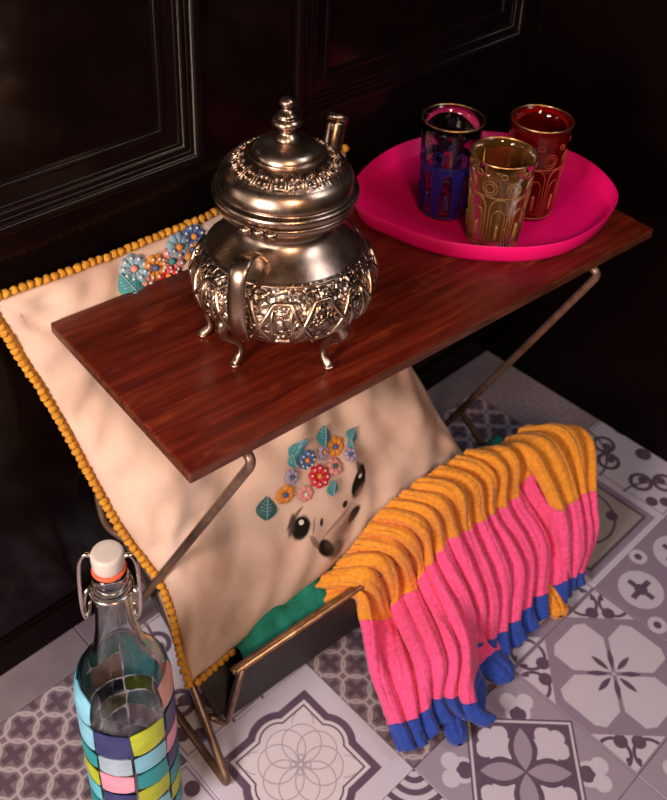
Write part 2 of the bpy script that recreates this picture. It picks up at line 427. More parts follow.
# ---------------------------------------------------------------- teapot
def silver_mat(name, emboss=False, lid=False):
    m = mat(name, (.50,.40,.33), .3, 1.0); g = G(m)
    v = g.coord('Object', (1/U,)*3)
    n = g.noise(v, 5, 6, .65); c = g.ramp(n, [(.3,(.30,.19,.135)),(.55,(.50,.36,.28)),(.8,(.62,.48,.39))])
    x, y, z = g.xyz(v)
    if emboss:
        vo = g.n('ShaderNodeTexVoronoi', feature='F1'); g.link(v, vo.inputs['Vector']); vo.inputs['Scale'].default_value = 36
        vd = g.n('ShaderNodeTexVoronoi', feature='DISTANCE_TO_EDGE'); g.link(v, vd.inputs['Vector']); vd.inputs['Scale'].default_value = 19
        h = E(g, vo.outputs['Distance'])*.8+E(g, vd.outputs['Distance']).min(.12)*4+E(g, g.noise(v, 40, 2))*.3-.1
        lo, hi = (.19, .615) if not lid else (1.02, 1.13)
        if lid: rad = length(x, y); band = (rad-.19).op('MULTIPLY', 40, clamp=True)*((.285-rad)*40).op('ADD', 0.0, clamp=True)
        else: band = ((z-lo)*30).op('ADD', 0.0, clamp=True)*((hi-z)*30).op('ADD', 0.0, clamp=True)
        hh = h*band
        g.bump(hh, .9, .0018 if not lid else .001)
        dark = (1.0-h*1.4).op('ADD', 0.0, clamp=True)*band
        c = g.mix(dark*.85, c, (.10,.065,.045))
    g.base(c)
    g.link((E(g, n)*.24+.17).o, m.node_tree.nodes['Principled BSDF'].inputs['Roughness'])
    g.bump(g.noise(v, 60, 3), .05, .0005)
    return m
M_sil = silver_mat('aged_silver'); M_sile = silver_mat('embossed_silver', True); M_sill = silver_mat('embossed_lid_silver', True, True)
OP = (-.20, 1.15, TZ)
tp = thing('teapot', 'silver footed teapot with embossed round belly, domed lid and strap handle', 'teapot', *OP)
def body_r(z):
    pts = [(.185,0.02),(.19,.14),(.215,.27),(.28,.385),(.36,.447),(.435,.466),(.50,.450),(.58,.40),(.65,.325),(.70,.265),(.74,.238)]
    for (z0,r0),(z1,r1) in zip(pts, pts[1:]):
        if z0 <= z <= z1:
            return r0+(r1-r0)*(z-z0)/(z1-z0)
    return pts[-1][1] if z > .7 else 0.02
prof = [(p.x, p.y) for p in catmull([(0.0,.185,0),(.14,.19,0),(.27,.215,0),(.385,.28,0),(.447,.36,0),(.466,.435,0),(.450,.50,0),(.40,.58,0),(.325,.65,0),(.265,.70,0),(.238,.74,0),(.245,.78,0),(.285,.815,0),(.325,.84,0),(.34,.862,0),(.338,.885,0),(.30,.885,0)], 5)]
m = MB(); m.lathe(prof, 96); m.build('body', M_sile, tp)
# raised strapwork on the belly
def on_body(a, z, off=.006):
    r = body_r(z)+off-.003; return (r*math.cos(a), r*math.sin(a), z)
m = MB()
for ph in (0, PI/7):
    pts = []
    for k in range(240):
        a = 2*PI*k/240; q = ((a+ph)*7/(2*PI)) % 1
        tri = min(1, max(-1, (abs(q-.5)*4-1)*1.7))
        pts.append(on_body(a, .43+.11*tri, .006))
    m.tube(pts, .0135, 6, closed=True)
for k in range(7):
    a = 2*PI*(k+.5)/7
    for da in (-.10, .10): m.tube([on_body(a+da, z) for z in (.30,.36,.42,.48,.54)], .010, 6)
for zz in (.27, .60): m.tube([on_body(2*PI*k/96, zz, .002) for k in range(96)], .007, 6, closed=True)
m.build('strapwork', M_sil, tp)
# embossed florets between the straps
m = MB()
for k in range(16):
    a = 2*PI*(k+.25)/16
    for z in ((.32,.45) if k%2 else (.385,.51)):
        p = Vector(on_body(a, z, .0)); nrm = Vector((p.x,p.y,(z-.38)*.9)).normalized(); t1 = nrm.cross(Vector((0,0,1))).normalized(); t2 = nrm.cross(t1)
        for q in range(5):
            d = t1*math.cos(q*1.257)*.021+t2*math.sin(q*1.257)*.021-nrm*.001; m.sphere(p+d, .0125, 6, 4)
        m.sphere(p, .011, 6, 4)
m.build('floret_relief', M_sil, tp)
prof = [(p.x, p.y) for p in catmull([(.30,.888,0),(.34,.895,0),(.352,.92,0),(.346,.938,0),(.326,.948,0),(.326,.968,0),(.320,.995,0),(.302,1.028,0),(.27,1.055,0),(.225,1.085,0),(.18,1.105,0),(.165,1.112,0),(.158,1.13,0),(.14,1.15,0),(.10,1.168,0),(.06,1.178,0),(.042,1.19,0),(0,1.19,0)], 5)]
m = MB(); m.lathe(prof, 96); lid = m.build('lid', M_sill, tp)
m = MB()
for k in range(20):
    a = 2*PI*k/20
    for da in (-.03, .03):
        m.tube([((r)*math.cos(a+da), r*math.sin(a+da), z+.004) for r, z in ((.20,1.096),(.235,1.079),(.272,1.052))], .0045, 6)
for k in range(20):
    a = 2*PI*(k+.5)/20
    for q in range(4):
        b = PI/2*q+PI/4; rr = .238+.018*math.cos(b); m.sphere((rr*math.cos(a+.075*math.sin(b)), rr*math.sin(a+.075*math.sin(b)), 1.076-.018*math.cos(b)*.8), .010, 6, 4)
m.tube([(.175*math.cos(2*PI*k/64), .175*math.sin(2*PI*k/64), 1.113) for k in range(64)], .006, 6, closed=True)
m.tube([(.292*math.cos(2*PI*k/64), .292*math.sin(2*PI*k/64), 1.030) for k in range(64)], .006, 6, closed=True)
m.build('lid_relief', M_sil, lid)
prof = [(p.x, p.y) for p in catmull([(0,1.175,0),(.052,1.18,0),(.05,1.195,0),(.036,1.215,0),(.04,1.235,0),(.066,1.255,0),(.07,1.27,0),(.06,1.285,0),(.05,1.29,0),(.046,1.305,0),(.03,1.32,0),(.022,1.335,0),(.034,1.352,0),(.034,1.37,0),(.018,1.386,0),(0,1.39,0)], 4)]
m = MB(); m.lathe(prof, 32); m.build('knob', M_sil, lid)
HA = math.radians(209)       # direction of the handle (local frame)
def pol(r, z, a, off=0): return (r*math.cos(a)-off*math.sin(a), r*math.sin(a)+off*math.cos(a), z)
# hinge between lid and body, above the handle
m = MB()
ah = math.radians(212)
c = Vector(pol(.352, .87, ah)); tn = Vector((-math.sin(ah), math.cos(ah), 0))
for k in range(3): m.tube([c+tn*(-.09+k*.062), c+tn*(-.09+k*.062+.055)], .018, 10)
m.build('hinge', M_sil, tp)
hp = catmull([pol(.285,.68,HA),pol(.36,.755,HA),pol(.45,.785,HA),pol(.515,.745,HA),pol(.54,.65,HA),pol(.54,.53,HA),pol(.52,.43,HA),pol(.485,.355,HA),pol(.445,.36,HA)], 6)
m = MB(); m.tube(hp, .015, 14, sx=3.0, flat=(math.cos(HA), math.sin(HA), 0)); m.build('handle', M_sil, tp)
SA = math.radians(31)
sp = catmull([pol(.38,.34,SA),pol(.52,.40,SA),pol(.62,.55,SA),pol(.64,.70,SA),pol(.66,.83,SA),pol(.71,.94,SA)], 6)
m = MB(); rs = [.12-.064*min(1,(i/(len(sp)-1))*1.35) for i in range(len(sp))]
m.tube(sp, rs, 16); m.tube([Vector(sp[-1])+Vector((.0,0,.0)), Vector(sp[-1])+Vector(pol(.022,.03,SA))], [.060,.062], 16)
m.build('spout', M_sil, tp)
def foot_leg(ang, rf):
    m = MB(); c = lambda r, z: pol(r, z, ang)
    m.tube(catmull([c(.33,.33),c(.395,.31),c(.40,.24),c(rf-.005,.14),c(rf-.02,.07),c(rf+.01,.020),c(rf+.035,.012)], 4),
           [.052,.05,.049,.047,.045,.042,.038,.034,.03,.027,.024,.022,.021,.0205,.02,.021,.022,.024,.025,.026,.027,.027,.026,.024,.018][:25], 10, sx=.9)
    m.sphere(c(.385,.30), .045, 10, 8, sc=(1,1,.8))
    m.sphere(c(rf+.02,.012), .027, 8, 6, sc=(1.2,1.2,.45)); return m
feet = [(-.533,1.425),(-.478,1.122),(-.159,.826)]
for (s, t) in feet+[(.14,1.40)]:
    d = Vector((s-OP[0], t-OP[1], 0)); foot_leg(math.atan2(d.y, d.x), min(.42, max(.33, d.length)) - .02).build('leg', M_sil, tp)

# ---------------------------------------------------------------- tray and tea glasses
M_pink = noisy('magenta_plastic', (.86,.003,.15), (.92,.004,.19), .38, 4, Specular_IOR_Level=.5)
TR = [(.845,1.785),(.876,1.523),(.989,1.213),(1.174,.988),(1.413,.816),(1.684,.741),(2.022,.777),(2.328,.917),(2.505,1.212),(2.53,1.501),(2.42,1.85),(2.17,2.09),(1.787,2.23),(1.407,2.20),(1.034,2.03)]
OR = (1.69, 1.47, TZ+.001)
tr = thing('serving_tray', 'shiny magenta pink tray with rounded upright rim', 'tray', *OR)
ring = [Vector((p.x-OR[0], p.y-OR[1], 0)) for p in catmull([(a, b, 0) for a, b in TR], 8, True)]
def tray_profile():
    return [(0.0,.014),(.86,.014),(.935,.018),(.955,.030),(.99,.128),(.997,.133),(1.003,.127),(.968,.026),(.945,.0),(.86,0),(0.0,0)]
m = MB(); vs, fs = [], []; prf = tray_profile(); n = len(ring)
for k, z in prf: vs += [(p.x*k, p.y*k, z) for p in ring]
for i in range(len(prf)-1):
    for k in range(n): fs.append((i*n+k, i*n+(k+1)%n, (i+1)*n+(k+1)%n, (i+1)*n+k))
m.add(vs, fs); o = m.build('tray_body', M_pink, tr, doubles=True)
def glass_mat(name, col, rough=.02):
    m = mat(name, col, rough); b = m.node_tree.nodes['Principled BSDF']
    b.inputs['Transmission Weight'].default_value = 1.0; b.inputs['IOR'].default_value = 1.45; return m
M_gold = noisy('gilt_line', (.55,.26,.08), (.85,.50,.22), .3, 20, metal=1.0)
def tea_glass(s, t, label, gcol, dcol, dmetal, h=.655, rt=.19, rb=.150, tw=1.0):
    root = thing('tea_glass', label, 'glass', s, t, TZ+.014, TY, 'patterned tea glasses on the pink tray')
    R_ = lambda z: rb+(rt-rb)*z/h
    prof = [(0,0),(rb-.012,0),(rb,.012)]+[(R_(z), z) for z in (.1,.2,.3,.4,.5,.6,h-.005)]+[(rt-.003,h),(rt-.012,h-.004)]+[(R_(z)-.014, z) for z in (.55,.4,.25,.1)]+[(rb-.02,.05),(rb-.05,.035),(0,.035)]
    m = MB(); m.lathe(prof, 40); gm = glass_mat('tinted_glass', gcol); gm.node_tree.nodes['Principled BSDF'].inputs['Transmission Weight'].default_value = tw; m.build('glass_wall', gm, root, doubles=True)
    m = MB(); m.tube([(rt*math.cos(2*PI*k/48), rt*math.sin(2*PI*k/48), h) for k in range(48)], .0065, 6, closed=True); m.build('gold_rim', M_gold, root)
    D = noisy('painted_arches', dcol, tuple(min(1,q*1.4) for q in dcol), .35, 12, metal=dmetal)
    m = MB(); S = lambda a, z: (((R_(z)+.002)*math.cos(a)), (R_(z)+.002)*math.sin(a), z)
    for k in range(8):
        a0 = 2*PI*k/8
        for w, zb, zt in ((.33,.04,.30),(.22,.05,.25)):
            pts = [S(a0-w, zb)]+[S(a0-w*math.cos(PI*q/10), zt+.085*math.sin(PI*q/10)*w/.33) for q in range(11)]+[S(a0+w, zb)]
            m.tube(pts, .0045 if w > .3 else .003, 5)
        a1 = a0+PI/8
        for rr_ in (.030,.048): m.tube([S(a1+rr_*5*math.cos(2*PI*q/14), .45+rr_*math.sin(2*PI*q/14)) for q in range(14)], .003, 5, closed=True)
        m.tube([S(a0, z) for z in (.09,.13,.17,.2)], .009, 6)
        m.tube([S(a0+.10*math.cos(2*PI*q/10), .54+.018*math.sin(2*PI*q/10)) for q in range(10)], .003, 5, closed=True)
    for z in (.03,.39): m.tube([S(2*PI*k/40, z) for k in range(40)], .004, 5, closed=True)
    m.build('painted_arches', D, root)
    if dcol[2] > .1:       # enamel ground behind the arches
        m = MB()
        for k in range(8):
            a0 = 2*PI*k/8+PI/8
            m.grid(lambda u, v: S(a0+(u-.5)*.34*(1+.5*v**3), .04+v*.32), 4, 8)
            m.grid(lambda u, v: S(2*PI*k/8+(u-.5)*.78, .335+v*.05+.0*u), 6, 2)
        m.build('enamel_ground', D, root)
    return root
tea_glass(1.39, 1.57, 'clear tea glass with dark blue painted arches and gold rim', (.78,.74,.72), (.014,.012,.20), .0)
tea_glass(1.40, 1.15, 'amber brown tea glass standing in front of the other two', (.36,.16,.04), (.20,.09,.025), .0, .60, .195, .155, .86)
tea_glass(1.84, 1.25, 'deep red tea glass with gold rim, rightmost on the tray', (.46,.008,.010), (.40,.06,.03), .0, tw=.88)

# ---------------------------------------------------------------- cushion
CB = {'BL': (-.93,1.08,.47), 'BR': (1.53,1.12,.80), 'TL': (-1.36,2.12,2.97), 'TR': (1.09,2.20,3.07)}
def cush_mid(a, b):
    g = 1-(1-b)**1.8
    L = Vector(CB['BL']).lerp(Vector(CB['TL']), b); R = Vector(CB['BR']).lerp(Vector(CB['TR']), b)
    p = L.lerp(R, a)
    y0 = CB['BL'][1]+(CB['BR'][1]-CB['BL'][1])*a; y1 = CB['TL'][1]+(CB['TR'][1]-CB['TL'][1])*a
    p.y = y0+(y1-y0)*g
    # edges of a stuffed cover draw inwards between the corners
    ins = .10*(math.sin(PI*b)**1.0)*(1-2*a)*abs(1-2*a)**2 + .10*math.exp(-((b-.2)/.13)**2)*max(0, 1-a*5)**2
    p.x += ins
    p.z -= .06*math.sin(PI*a)*(2*b-1)*abs(2*b-1)**2
    return p
def cush_pt(a, b, side):
    p = cush_mid(a, b)
    ea, eb = 1-abs(2*a-1)**2.6, 1-abs(2*b-1)**2.6
    th = (max(0, ea)*max(0, eb))**.52
    d = 1e-3
    du = cush_mid(min(1,a+d), b)-cush_mid(max(0,a-d), b); dv = cush_mid(a, min(1,b+d))-cush_mid(a, max(0,b-d))
    n = dv.cross(du).normalized()
    if n.y > 0: n = -n
    amp = (.36 if side > 0 else -.17)*(1-.45*b)
    wr = noise.noise(Vector((a*5, b*5, side*3)))*.09+noise.noise(Vector((a*11+b*4, b*11-a*5, 7)))*.035
    # soft puckers running in from the seam
    e = min(a, 1-a, b, 1-b)
    puck = .022*math.sin((a-b)*52+4*noise.noise(Vector((a*5,b*5,1))))*math.exp(-e*11)*min(1, e*25)
    for ca, cb in ((0,1),(0,0),(1,0),(1,1)):
        dx, dy = abs(a-ca), abs(b-cb); ds = math.hypot(dx, dy)
        puck += .045*math.sin(math.atan2(dy, dx+1e-6)*11+ca*2+cb)*math.exp(-ds/.13)*min(1, ds*12)*min(1, e*30)
    puck += .03*noise.noise(Vector((a*7-b*3, b*6, 5)))*min(1, e*10)
    fold = -.06*math.exp(-((b-.30-.10*a)/.018)**2)*max(0, 1-a*2.6)      # crease at the lower left
    return p+n*(amp*th*(1+wr*2.5)+ (wr*.9+fold)*th+puck)
def cloth_print_shade():
    m = mat('printed_shaded_velvet', (.72,.55,.43), .85); g = G(m)
    tc = g.n('ShaderNodeUVMap'); x, y, z = g.xyz(tc.outputs[0])
    nv = g.n('ShaderNodeTexNoise'); nv.inputs['Scale'].default_value = 30; g.link(tc.outputs[0], nv.inputs['Vector'])
    wob = (E(g, nv.outputs['Fac'])-.5)*.012
    n1 = g.noise(tc.outputs[0], 3, 5, .6); n2 = g.noise(tc.outputs[0], 11, 6, .7)
    c = g.ramp(n1, [(.3,(.52,.33,.25)),(.5,(.66,.46,.37)),(.75,(.74,.57,.47))])
    def soft(cx, cy, rx, ry, rot, w):
        cs, sn = math.cos(rot), math.sin(rot)
        u = ((x-cx)*cs+(y-cy)*sn)/rx; v = ((y-cy)*cs-(x-cx)*sn)/ry
        return ((1.0-length(u, v)+wob*22)*w).op('ADD', 0.0, clamp=True)
    for (cx, cy, rx, ry, rot, w, col, k) in PRINT_SHADE:
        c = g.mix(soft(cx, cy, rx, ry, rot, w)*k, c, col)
    sp = ((E(g, n2)-.60)*5).op('ADD', 0.0, clamp=True)
    c = g.mix(sp*.35, c, (.42,.25,.17))
    g.base(c)
    b = m.node_tree.nodes['Principled BSDF']; b.inputs['Specular IOR Level'].default_value = .15
    g.bump(g.noise(g.coord('Object', (1/U,)*3), 90, 2), .25, .0006)
    return m
PRINT_SHADE = []
PRINT_SHADE = [(.22,.26,.045,.15,-.55,1.4,(.22,.15,.12),.7), (.16,.20,.07,.10,.2,1.1,(.45,.25,.17),.5), (.33,.12,.05,.12,.4,1.0,(.52,.33,.24),.45),  # face print plus shade; first blob paints the leg rod's soft shadow
 (.10,.16,.06,.07,0,1.0,(.50,.28,.22),.5), (.83,.36,.07,.24,.25,1.0,(.20,.11,.08),.75), (.92,.22,.07,.24,.1,1.0,(.34,.15,.09),.75), (.74,.30,.03,.2,.3,1.0,(.45,.24,.16),.4),  # brown blobs on the right are shade painted into the cover colour
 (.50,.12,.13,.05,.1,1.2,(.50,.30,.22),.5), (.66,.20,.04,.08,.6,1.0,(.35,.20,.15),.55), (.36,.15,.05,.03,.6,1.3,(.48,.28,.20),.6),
 (.401,.167,.036,.024,.45,4,(.008,.005,.004),1.0), (.385,.182,.035,.010,.75,3,(.05,.03,.025),.85), (.609,.168,.052,.022,.85,5,(.008,.005,.004),1.0), (.622,.196,.03,.012,1.3,3,(.05,.03,.025),.8),
 (.457,.144,.012,.006,.9,4,(.04,.02,.02),1.0), (.542,.141,.012,.008,.3,4,(.04,.02,.02),1.0),
 (.44,.078,.022,.034,.5,4,(.012,.006,.005),1.0), (.556,.100,.034,.014,.25,4,(.012,.006,.005),1.0), (.505,.092,.075,.028,.2,1.4,(.20,.10,.075),.85), (.415,.115,.010,.03,.3,3,(.14,.08,.06),.7),
 (.50,.118,.08,.006,.2,2,(.20,.11,.09),.7), (.30,.60,.25,.10,.2,.8,(.62,.45,.36),.4), (.07,.85,.05,.12,0,.9,(.55,.38,.30),.35),
 (.409,.176,.008,.006,.3,5,(.75,.66,.60),.9), (.616,.180,.008,.005,.3,5,(.75,.66,.60),.9), (.40,.192,.045,.005,.35,3,(.06,.035,.03),.8), (.43,.150,.03,.005,.8,2,(.25,.14,.11),.7), (.60,.135,.05,.02,.5,1.2,(.40,.22,.16),.6), (.47,.055,.04,.03,.3,2,(.05,.025,.02),.8)]

M_cush = cloth_print_shade()
OC = (.1, 1.3, .47)
cu = thing('cushion', 'cream printed velvet cushion with mustard pompom trim leaning on the black wall', 'cushion', *OC)
m = MB(); NA = 72
m.grid(lambda a, b: cush_pt(a, b, 1), NA, NA); m.grid(lambda a, b: cush_pt(a, b, -1), NA, NA)
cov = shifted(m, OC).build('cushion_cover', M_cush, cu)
uvl = cov.data.uv_layers.new(name='UVMap'); nv = (NA+1)*(NA+1)
for lp in cov.data.loops:
    q = lp.vertex_index % nv; uvl.data[lp.index].uv = ((q % (NA+1))/NA, (q//(NA+1))/NA + (2 if lp.vertex_index >= nv else 0))
bm = bmesh.new(); bm.from_mesh(cov.data); bmesh.ops.remove_doubles(bm, verts=bm.verts, dist=.0002); bmesh.ops.recalc_face_normals(bm, faces=bm.faces); bm.to_mesh(cov.data); bm.free()
M_pom = noisy('mustard_wool', (.46,.18,.012), (.66,.31,.03), .9, 30, bump=.6)
def pom_mesh():
    m = MB(); m.sphere((0,0,0), .0255, 9, 6)
    for p in range(len(m.v)):
        v = Vector(m.v[p]); m.v[p] = tuple(v*(1+.35*noise.noise(v*60)))
    o = m.build('pompom', M_pom); me = o.data; bpy.data.objects.remove(o); return me
PM = pom_mesh()
edge = []
def seam(a, b): return cush_mid(a, b)
def walk(fn, step, push):
    N = 600; last = None; acc = 0; out = []
    prev = fn(0)
    for k in range(1, N+1):
        p = fn(k/N); acc += (p-prev).length
        if acc >= step: acc = 0; out.append(p+push)
        prev = p
    return out
poms = walk(lambda q: seam(q, 1), .043, Vector((0,-.02,.022)))+walk(lambda q: seam(0, 1-q), .043, Vector((-.022,-.02,0)))+walk(lambda q: seam(q*.13, 0), .043, Vector((0,-.01,-.012)))
for i, p in enumerate(poms):
    o = bpy.data.objects.new('pompom', PM); C.objects.link(o); o.parent = cu
    o.location = (p-Vector(OC)+Vector((noise.noise(p*9),noise.noise(p*11),noise.noise(p*13)))*.006)*U; o.rotation_euler = (i*1.3, i*.7, i*2.1)
m = MB(); tp_ = [seam(q/60, 1) for q in range(61)][::-1]+[seam(0, 1-q/60) for q in range(1, 61)]; m.tube(tp_, .016, 6)
shifted(m, OC).build('trim_tape', M_pom, cu)
# embroidered flowers and leaves
M_em = {k: noisy('thread_'+k, tuple(q*.75 for q in c), c, .6, 40, bump=.4) for k, c in dict(orange=(.72,.26,.04), red=(.60,.01,.03), white=(.75,.70,.66),
        blue=(.06,.12,.30), lightblue=(.24,.38,.48), teal=(.03,.25,.26), pink=(.72,.28,.25), lilac=(.38,.30,.42), green=(.02,.12,.11)).items()}
def surf_frame(a, b):
    p = cush_pt(a, b, 1); d = .004
    du = (cush_pt(a+d, b, 1)-cush_pt(a-d, b, 1)).normalized(); dv = (cush_pt(a, b+d, 1)-cush_pt(a, b-d, 1)).normalized()
    n = du.cross(dv).normalized()
    if n.y > 0: n = -n
    dv = n.cross(du)*(1 if n.cross(du).dot(dv) > 0 else -1)
    return p, du, dv, n
def flower(a, b, r, petal, centre, npet=8, dots=None, rot=0):
    r *= 1.3
    p, u, v, n = surf_frame(a, b); m = MB()
    for k in range(npet):
        th = 2*PI*k/npet+rot; d = u*math.cos(th)+v*math.sin(th); w = n.cross(d)
        def pt(x, y, d=d, w=w):
            l = r*(.22+.80*x); wd = r*math.sin(PI*(.08+.86*x)**1.15)*min(.5, 3.3/npet)
            yy = 2*y-1; return p+d*l+w*(wd*yy)+n*(.012+.016*(1-yy*yy)*math.sin(PI*min(1,.15+x*.85)))
        m.grid(pt, 5, 4, 0)
    m.sphere(p+n*.022, r*.26, 8, 6, 1)
    if dots:
        for k in range(npet):
            th = 2*PI*k/npet+rot; m.sphere(p+(u*math.cos(th)+v*math.sin(th))*r*.68+n*.028, r*.11, 6, 4, 2)
    mats = [M_em[petal], M_em[centre]]+([M_em[dots]] if dots else [])
    o = shifted(m, OC).build('embroidered_flower', mats, cu); tag(o, '%s embroidered flower' % petal); return o
def leaf(a, b, L, wd, th, col, vein):
    wd *= 1.6; L *= 1.1
    p, u, v, n = surf_frame(a, b); m = MB(); d = u*math.cos(th)+v*math.sin(th); w = n.cross(d)
    m.grid(lambda x, y: p+d*(L*(x-.5))+w*(wd*math.sin(PI*(.03+.94*x)**.85)*(2*y-1))+n*(.012+.014*(1-(2*y-1)**2)), 10, 6, 0)
    m.tube([p+d*(L*(q/8-.5))+n*.028 for q in range(9)], .004, 5, 1)
    for q in range(1, 6):
        for sg in (-1, 1):
            c = p+d*(L*(q/7-.45))+n*.026; m.tube([c, c+d*L*.11+w*(sg*wd*.62*math.sin(PI*(q/7+.08)))-n*.006], .003, 4, 1)
    o = shifted(m, OC).build('embroidered_leaf', [M_em[col], M_em[vein]], cu); tag(o, '%s embroidered leaf' % col); return o
for (a, b, r, pet, cen, n, dots, rot) in [
    (.404,.262,.052,'orange','blue',7,None,.2), (.454,.231,.042,'pink','white',7,None,.5), (.437,.291,.042,'lilac','blue',7,None,0),
    (.505,.249,.058,'red','orange',8,'white',.2), (.497,.305,.052,'blue','orange',8,'white',.4), (.552,.290,.042,'lilac','orange',7,None,.1),
    (.594,.280,.054,'orange','blue',7,None,.3), (.618,.243,.040,'lilac','blue',6,None,.2), (.560,.242,.048,'pink','green',7,None,.6),
    (.318,.960,.068,'lightblue','pink',9,'white',.2), (.362,.949,.062,'orange','blue',8,'white',.1), (.408,.944,.064,'pink','teal',8,'white',.3),
    (.440,.970,.066,'lightblue','orange',9,None,.4), (.468,.945,.055,'orange','blue',7,None,0), (.384,.912,.056,'red','orange',7,'white',.2), (.33,.915,.045,'pink','white',6,None,.5), (.49,.975,.06,'blue','orange',8,'white',.1)]:
    flower(a, b, r, pet, cen, n, dots, rot)
for (a, b, L, w, th, col, vein) in [(.347,.254,.13,.045,1.0,'green','lightblue'), (.482,.345,.12,.035,.6,'teal','lightblue'), (.462,.325,.09,.026,1.5,'teal','lightblue'), (.500,.352,.08,.022,.2,'lightblue','teal'),
    (.572,.327,.12,.042,1.1,'teal','lightblue'), (.655,.278,.09,.028,.5,'teal','lightblue'), (.636,.262,.05,.02,1.2,'teal','lightblue'), (.523,.205,.09,.030,1.1,'teal','lightblue'),
    (.288,.935,.13,.045,2.0,'teal','lightblue'), (.300,.905,.12,.04,2.6,'teal','lightblue')]:
    leaf(a, b, L, w, th, col, vein)


# ---------------------------------------------------------------- green cloth in the rack
M_green = noisy('green_crinkled_cloth', (.0,.11,.075), (.01,.22,.15), .9, 8, bump=.5)
OG = (.6, 1.0, .3)
gc = MB()
def green(u, v):
    s = -.60+2.62*u; q = v
    t = .875+.42*q; z = .47+.22*math.sin(PI*min(1, .12+.62*q))+.05*noise.noise(Vector((s*6, q*5, 2)))+.015*math.sin(s*19+q*5)*math.sin(PI*q)+.02*noise.noise(Vector((s*16,q*12,5)))
    z = max(z, .27+.56*(t-.93)+.02)
    if u < .06: z -= (.06-u)*1.2
    return (s, t, z)
gc.grid(green, 120, 20)
go = shifted(gc, OG).build('green_cloth', M_green); go.location = T(*OG)*U; go.rotation_euler = (0,0,TY)
tag(go, 'crinkled green cloth tucked into the rack under the striped scarf', 'cloth')
so = go.modifiers.new('solid', 'SOLIDIFY'); so.thickness = .02*U

# ---------------------------------------------------------------- ribbed scarf
def knit(name, col):
    m = mat(name, col, .9); g = G(m); v = g.coord('Object', (1/U,)*3)
    n = g.noise(v, 40, 4, .7); g.base(g.ramp(n, [(.25, tuple(q*.6 for q in col)), (.6, col), (.85, tuple(min(1,q*1.25+.02) for q in col))]))
    tc = g.n('ShaderNodeUVMap'); x, y, z = g.xyz(tc.outputs[0])
    h = ((x*19*6.283*3).sin().abs())*.6+((y*190.0).sin()*(x*19*6.283*1.5).sin()*.3)
    g.bump(h, .5, .0012); g.bump(n, .5, .001)
    b = m.node_tree.nodes['Principled BSDF']; b.inputs['Sheen Weight'].default_value = .2; return m
M_or, M_pk, M_bl = knit('mustard_knit', (.84,.30,.02)), knit('pink_knit', (.94,.085,.28)), knit('blue_knit', (.014,.055,.38))
SCARF = [[[-0.07,1.04,0.529],[0.164,0.84,0.681],[0.169,0.76,0.514],[0.06,0.499,0.34],[-0.012,0.228,0.2],[-0.044,0.086,0.12]],
 [[0.004,1.04,0.691],[0.244,0.84,0.704],[0.282,0.76,0.407],[0.122,0.407,0.34],[0.062,0.189,0.2],[0.041,0.046,0.12]],
 [[0.142,1.04,0.751],[0.316,0.84,0.84],[0.465,0.76,0.302],[0.277,0.37,0.34],[0.156,0.156,0.2],[0.139,0.027,0.12]],
 [[0.26,1.04,0.829],[0.464,0.84,0.822],[0.525,0.76,0.443],[0.356,0.31,0.44],[0.289,0.188,0.22],[0.274,0.061,0.12]],
 [[0.358,1.04,0.909],[0.543,0.84,0.882],[0.697,0.76,0.432],[0.49,0.293,0.44],[0.379,0.147,0.22],[0.401,0.022,0.12]],
 [[0.456,1.04,0.994],[0.643,0.84,0.951],[0.755,0.76,0.579],[0.602,0.294,0.44],[0.449,0.086,0.22],[0.486,-0.045,0.12]],
 [[0.557,1.04,1.049],[0.744,0.84,1.02],[0.828,0.76,0.648],[0.729,0.332,0.44],[0.513,0.011,0.22],[0.571,-0.113,0.12]],
 [[0.684,1.04,1.069],[0.852,0.84,1.039],[0.929,0.76,0.746],[0.877,0.473,0.42],[0.808,0.341,0.16],[0.742,0.237,0.06]],
 [[0.791,1.04,1.09],[0.958,0.84,1.083],[1.023,0.76,0.737],[0.983,0.439,0.42],[0.895,0.31,0.16],[0.82,0.198,0.06]],
 [[0.946,1.04,1.106],[1.099,0.84,1.059],[1.144,0.76,0.724],[1.106,0.442,0.42],[1.001,0.274,0.16],[0.938,0.175,0.06]],
 [[1.082,1.04,1.112],[1.245,0.84,1.034],[1.292,0.76,0.709],[1.276,0.462,0.42],[1.124,0.275,0.16],[1.072,0.163,0.06]],
 [[1.247,1.04,1.101],[1.389,0.84,1.036],[1.401,0.76,0.708],[1.451,0.484,0.42],[1.264,0.289,0.16],[1.238,0.177,0.06]],
 [[1.372,1.04,1.071],[1.508,0.84,1.055],[1.541,0.76,0.712],[1.571,0.498,0.42],[1.394,0.313,0.16],[1.336,0.174,0.06]],
 [[1.536,1.04,0.98],[1.641,0.84,1.02],[1.666,0.76,0.728],[1.721,0.491,0.42],[1.539,0.303,0.16],[1.453,0.208,0.06]],
 [[1.653,1.04,0.899],[1.797,0.84,0.899],[1.795,0.76,0.853],[1.875,0.484,0.42],[1.732,0.285,0.16],[1.62,0.169,0.06]],
 [[1.671,1.04,0.937],[1.774,0.8,1.028],[1.837,0.505,0.66],[1.811,0.354,0.38],[1.809,0.299,0.14],[1.767,0.258,0.05]],
 [[1.856,1.04,0.923],[1.997,0.8,0.979],[1.993,0.499,0.66],[1.916,0.327,0.38],[1.868,0.28,0.14],[1.849,0.221,0.05]],
 [[1.987,1.04,0.934],[2.227,0.8,0.94],[2.098,0.495,0.66],[2.038,0.345,0.38],[1.908,0.276,0.14],[1.89,0.231,0.05]],
 [[2.301,0.937,0.86],[2.392,0.726,0.84],[2.176,0.458,0.66],[2.102,0.352,0.38],[1.937,0.281,0.14],[1.915,0.234,0.05]]]
OS = (.9, .5, 0)
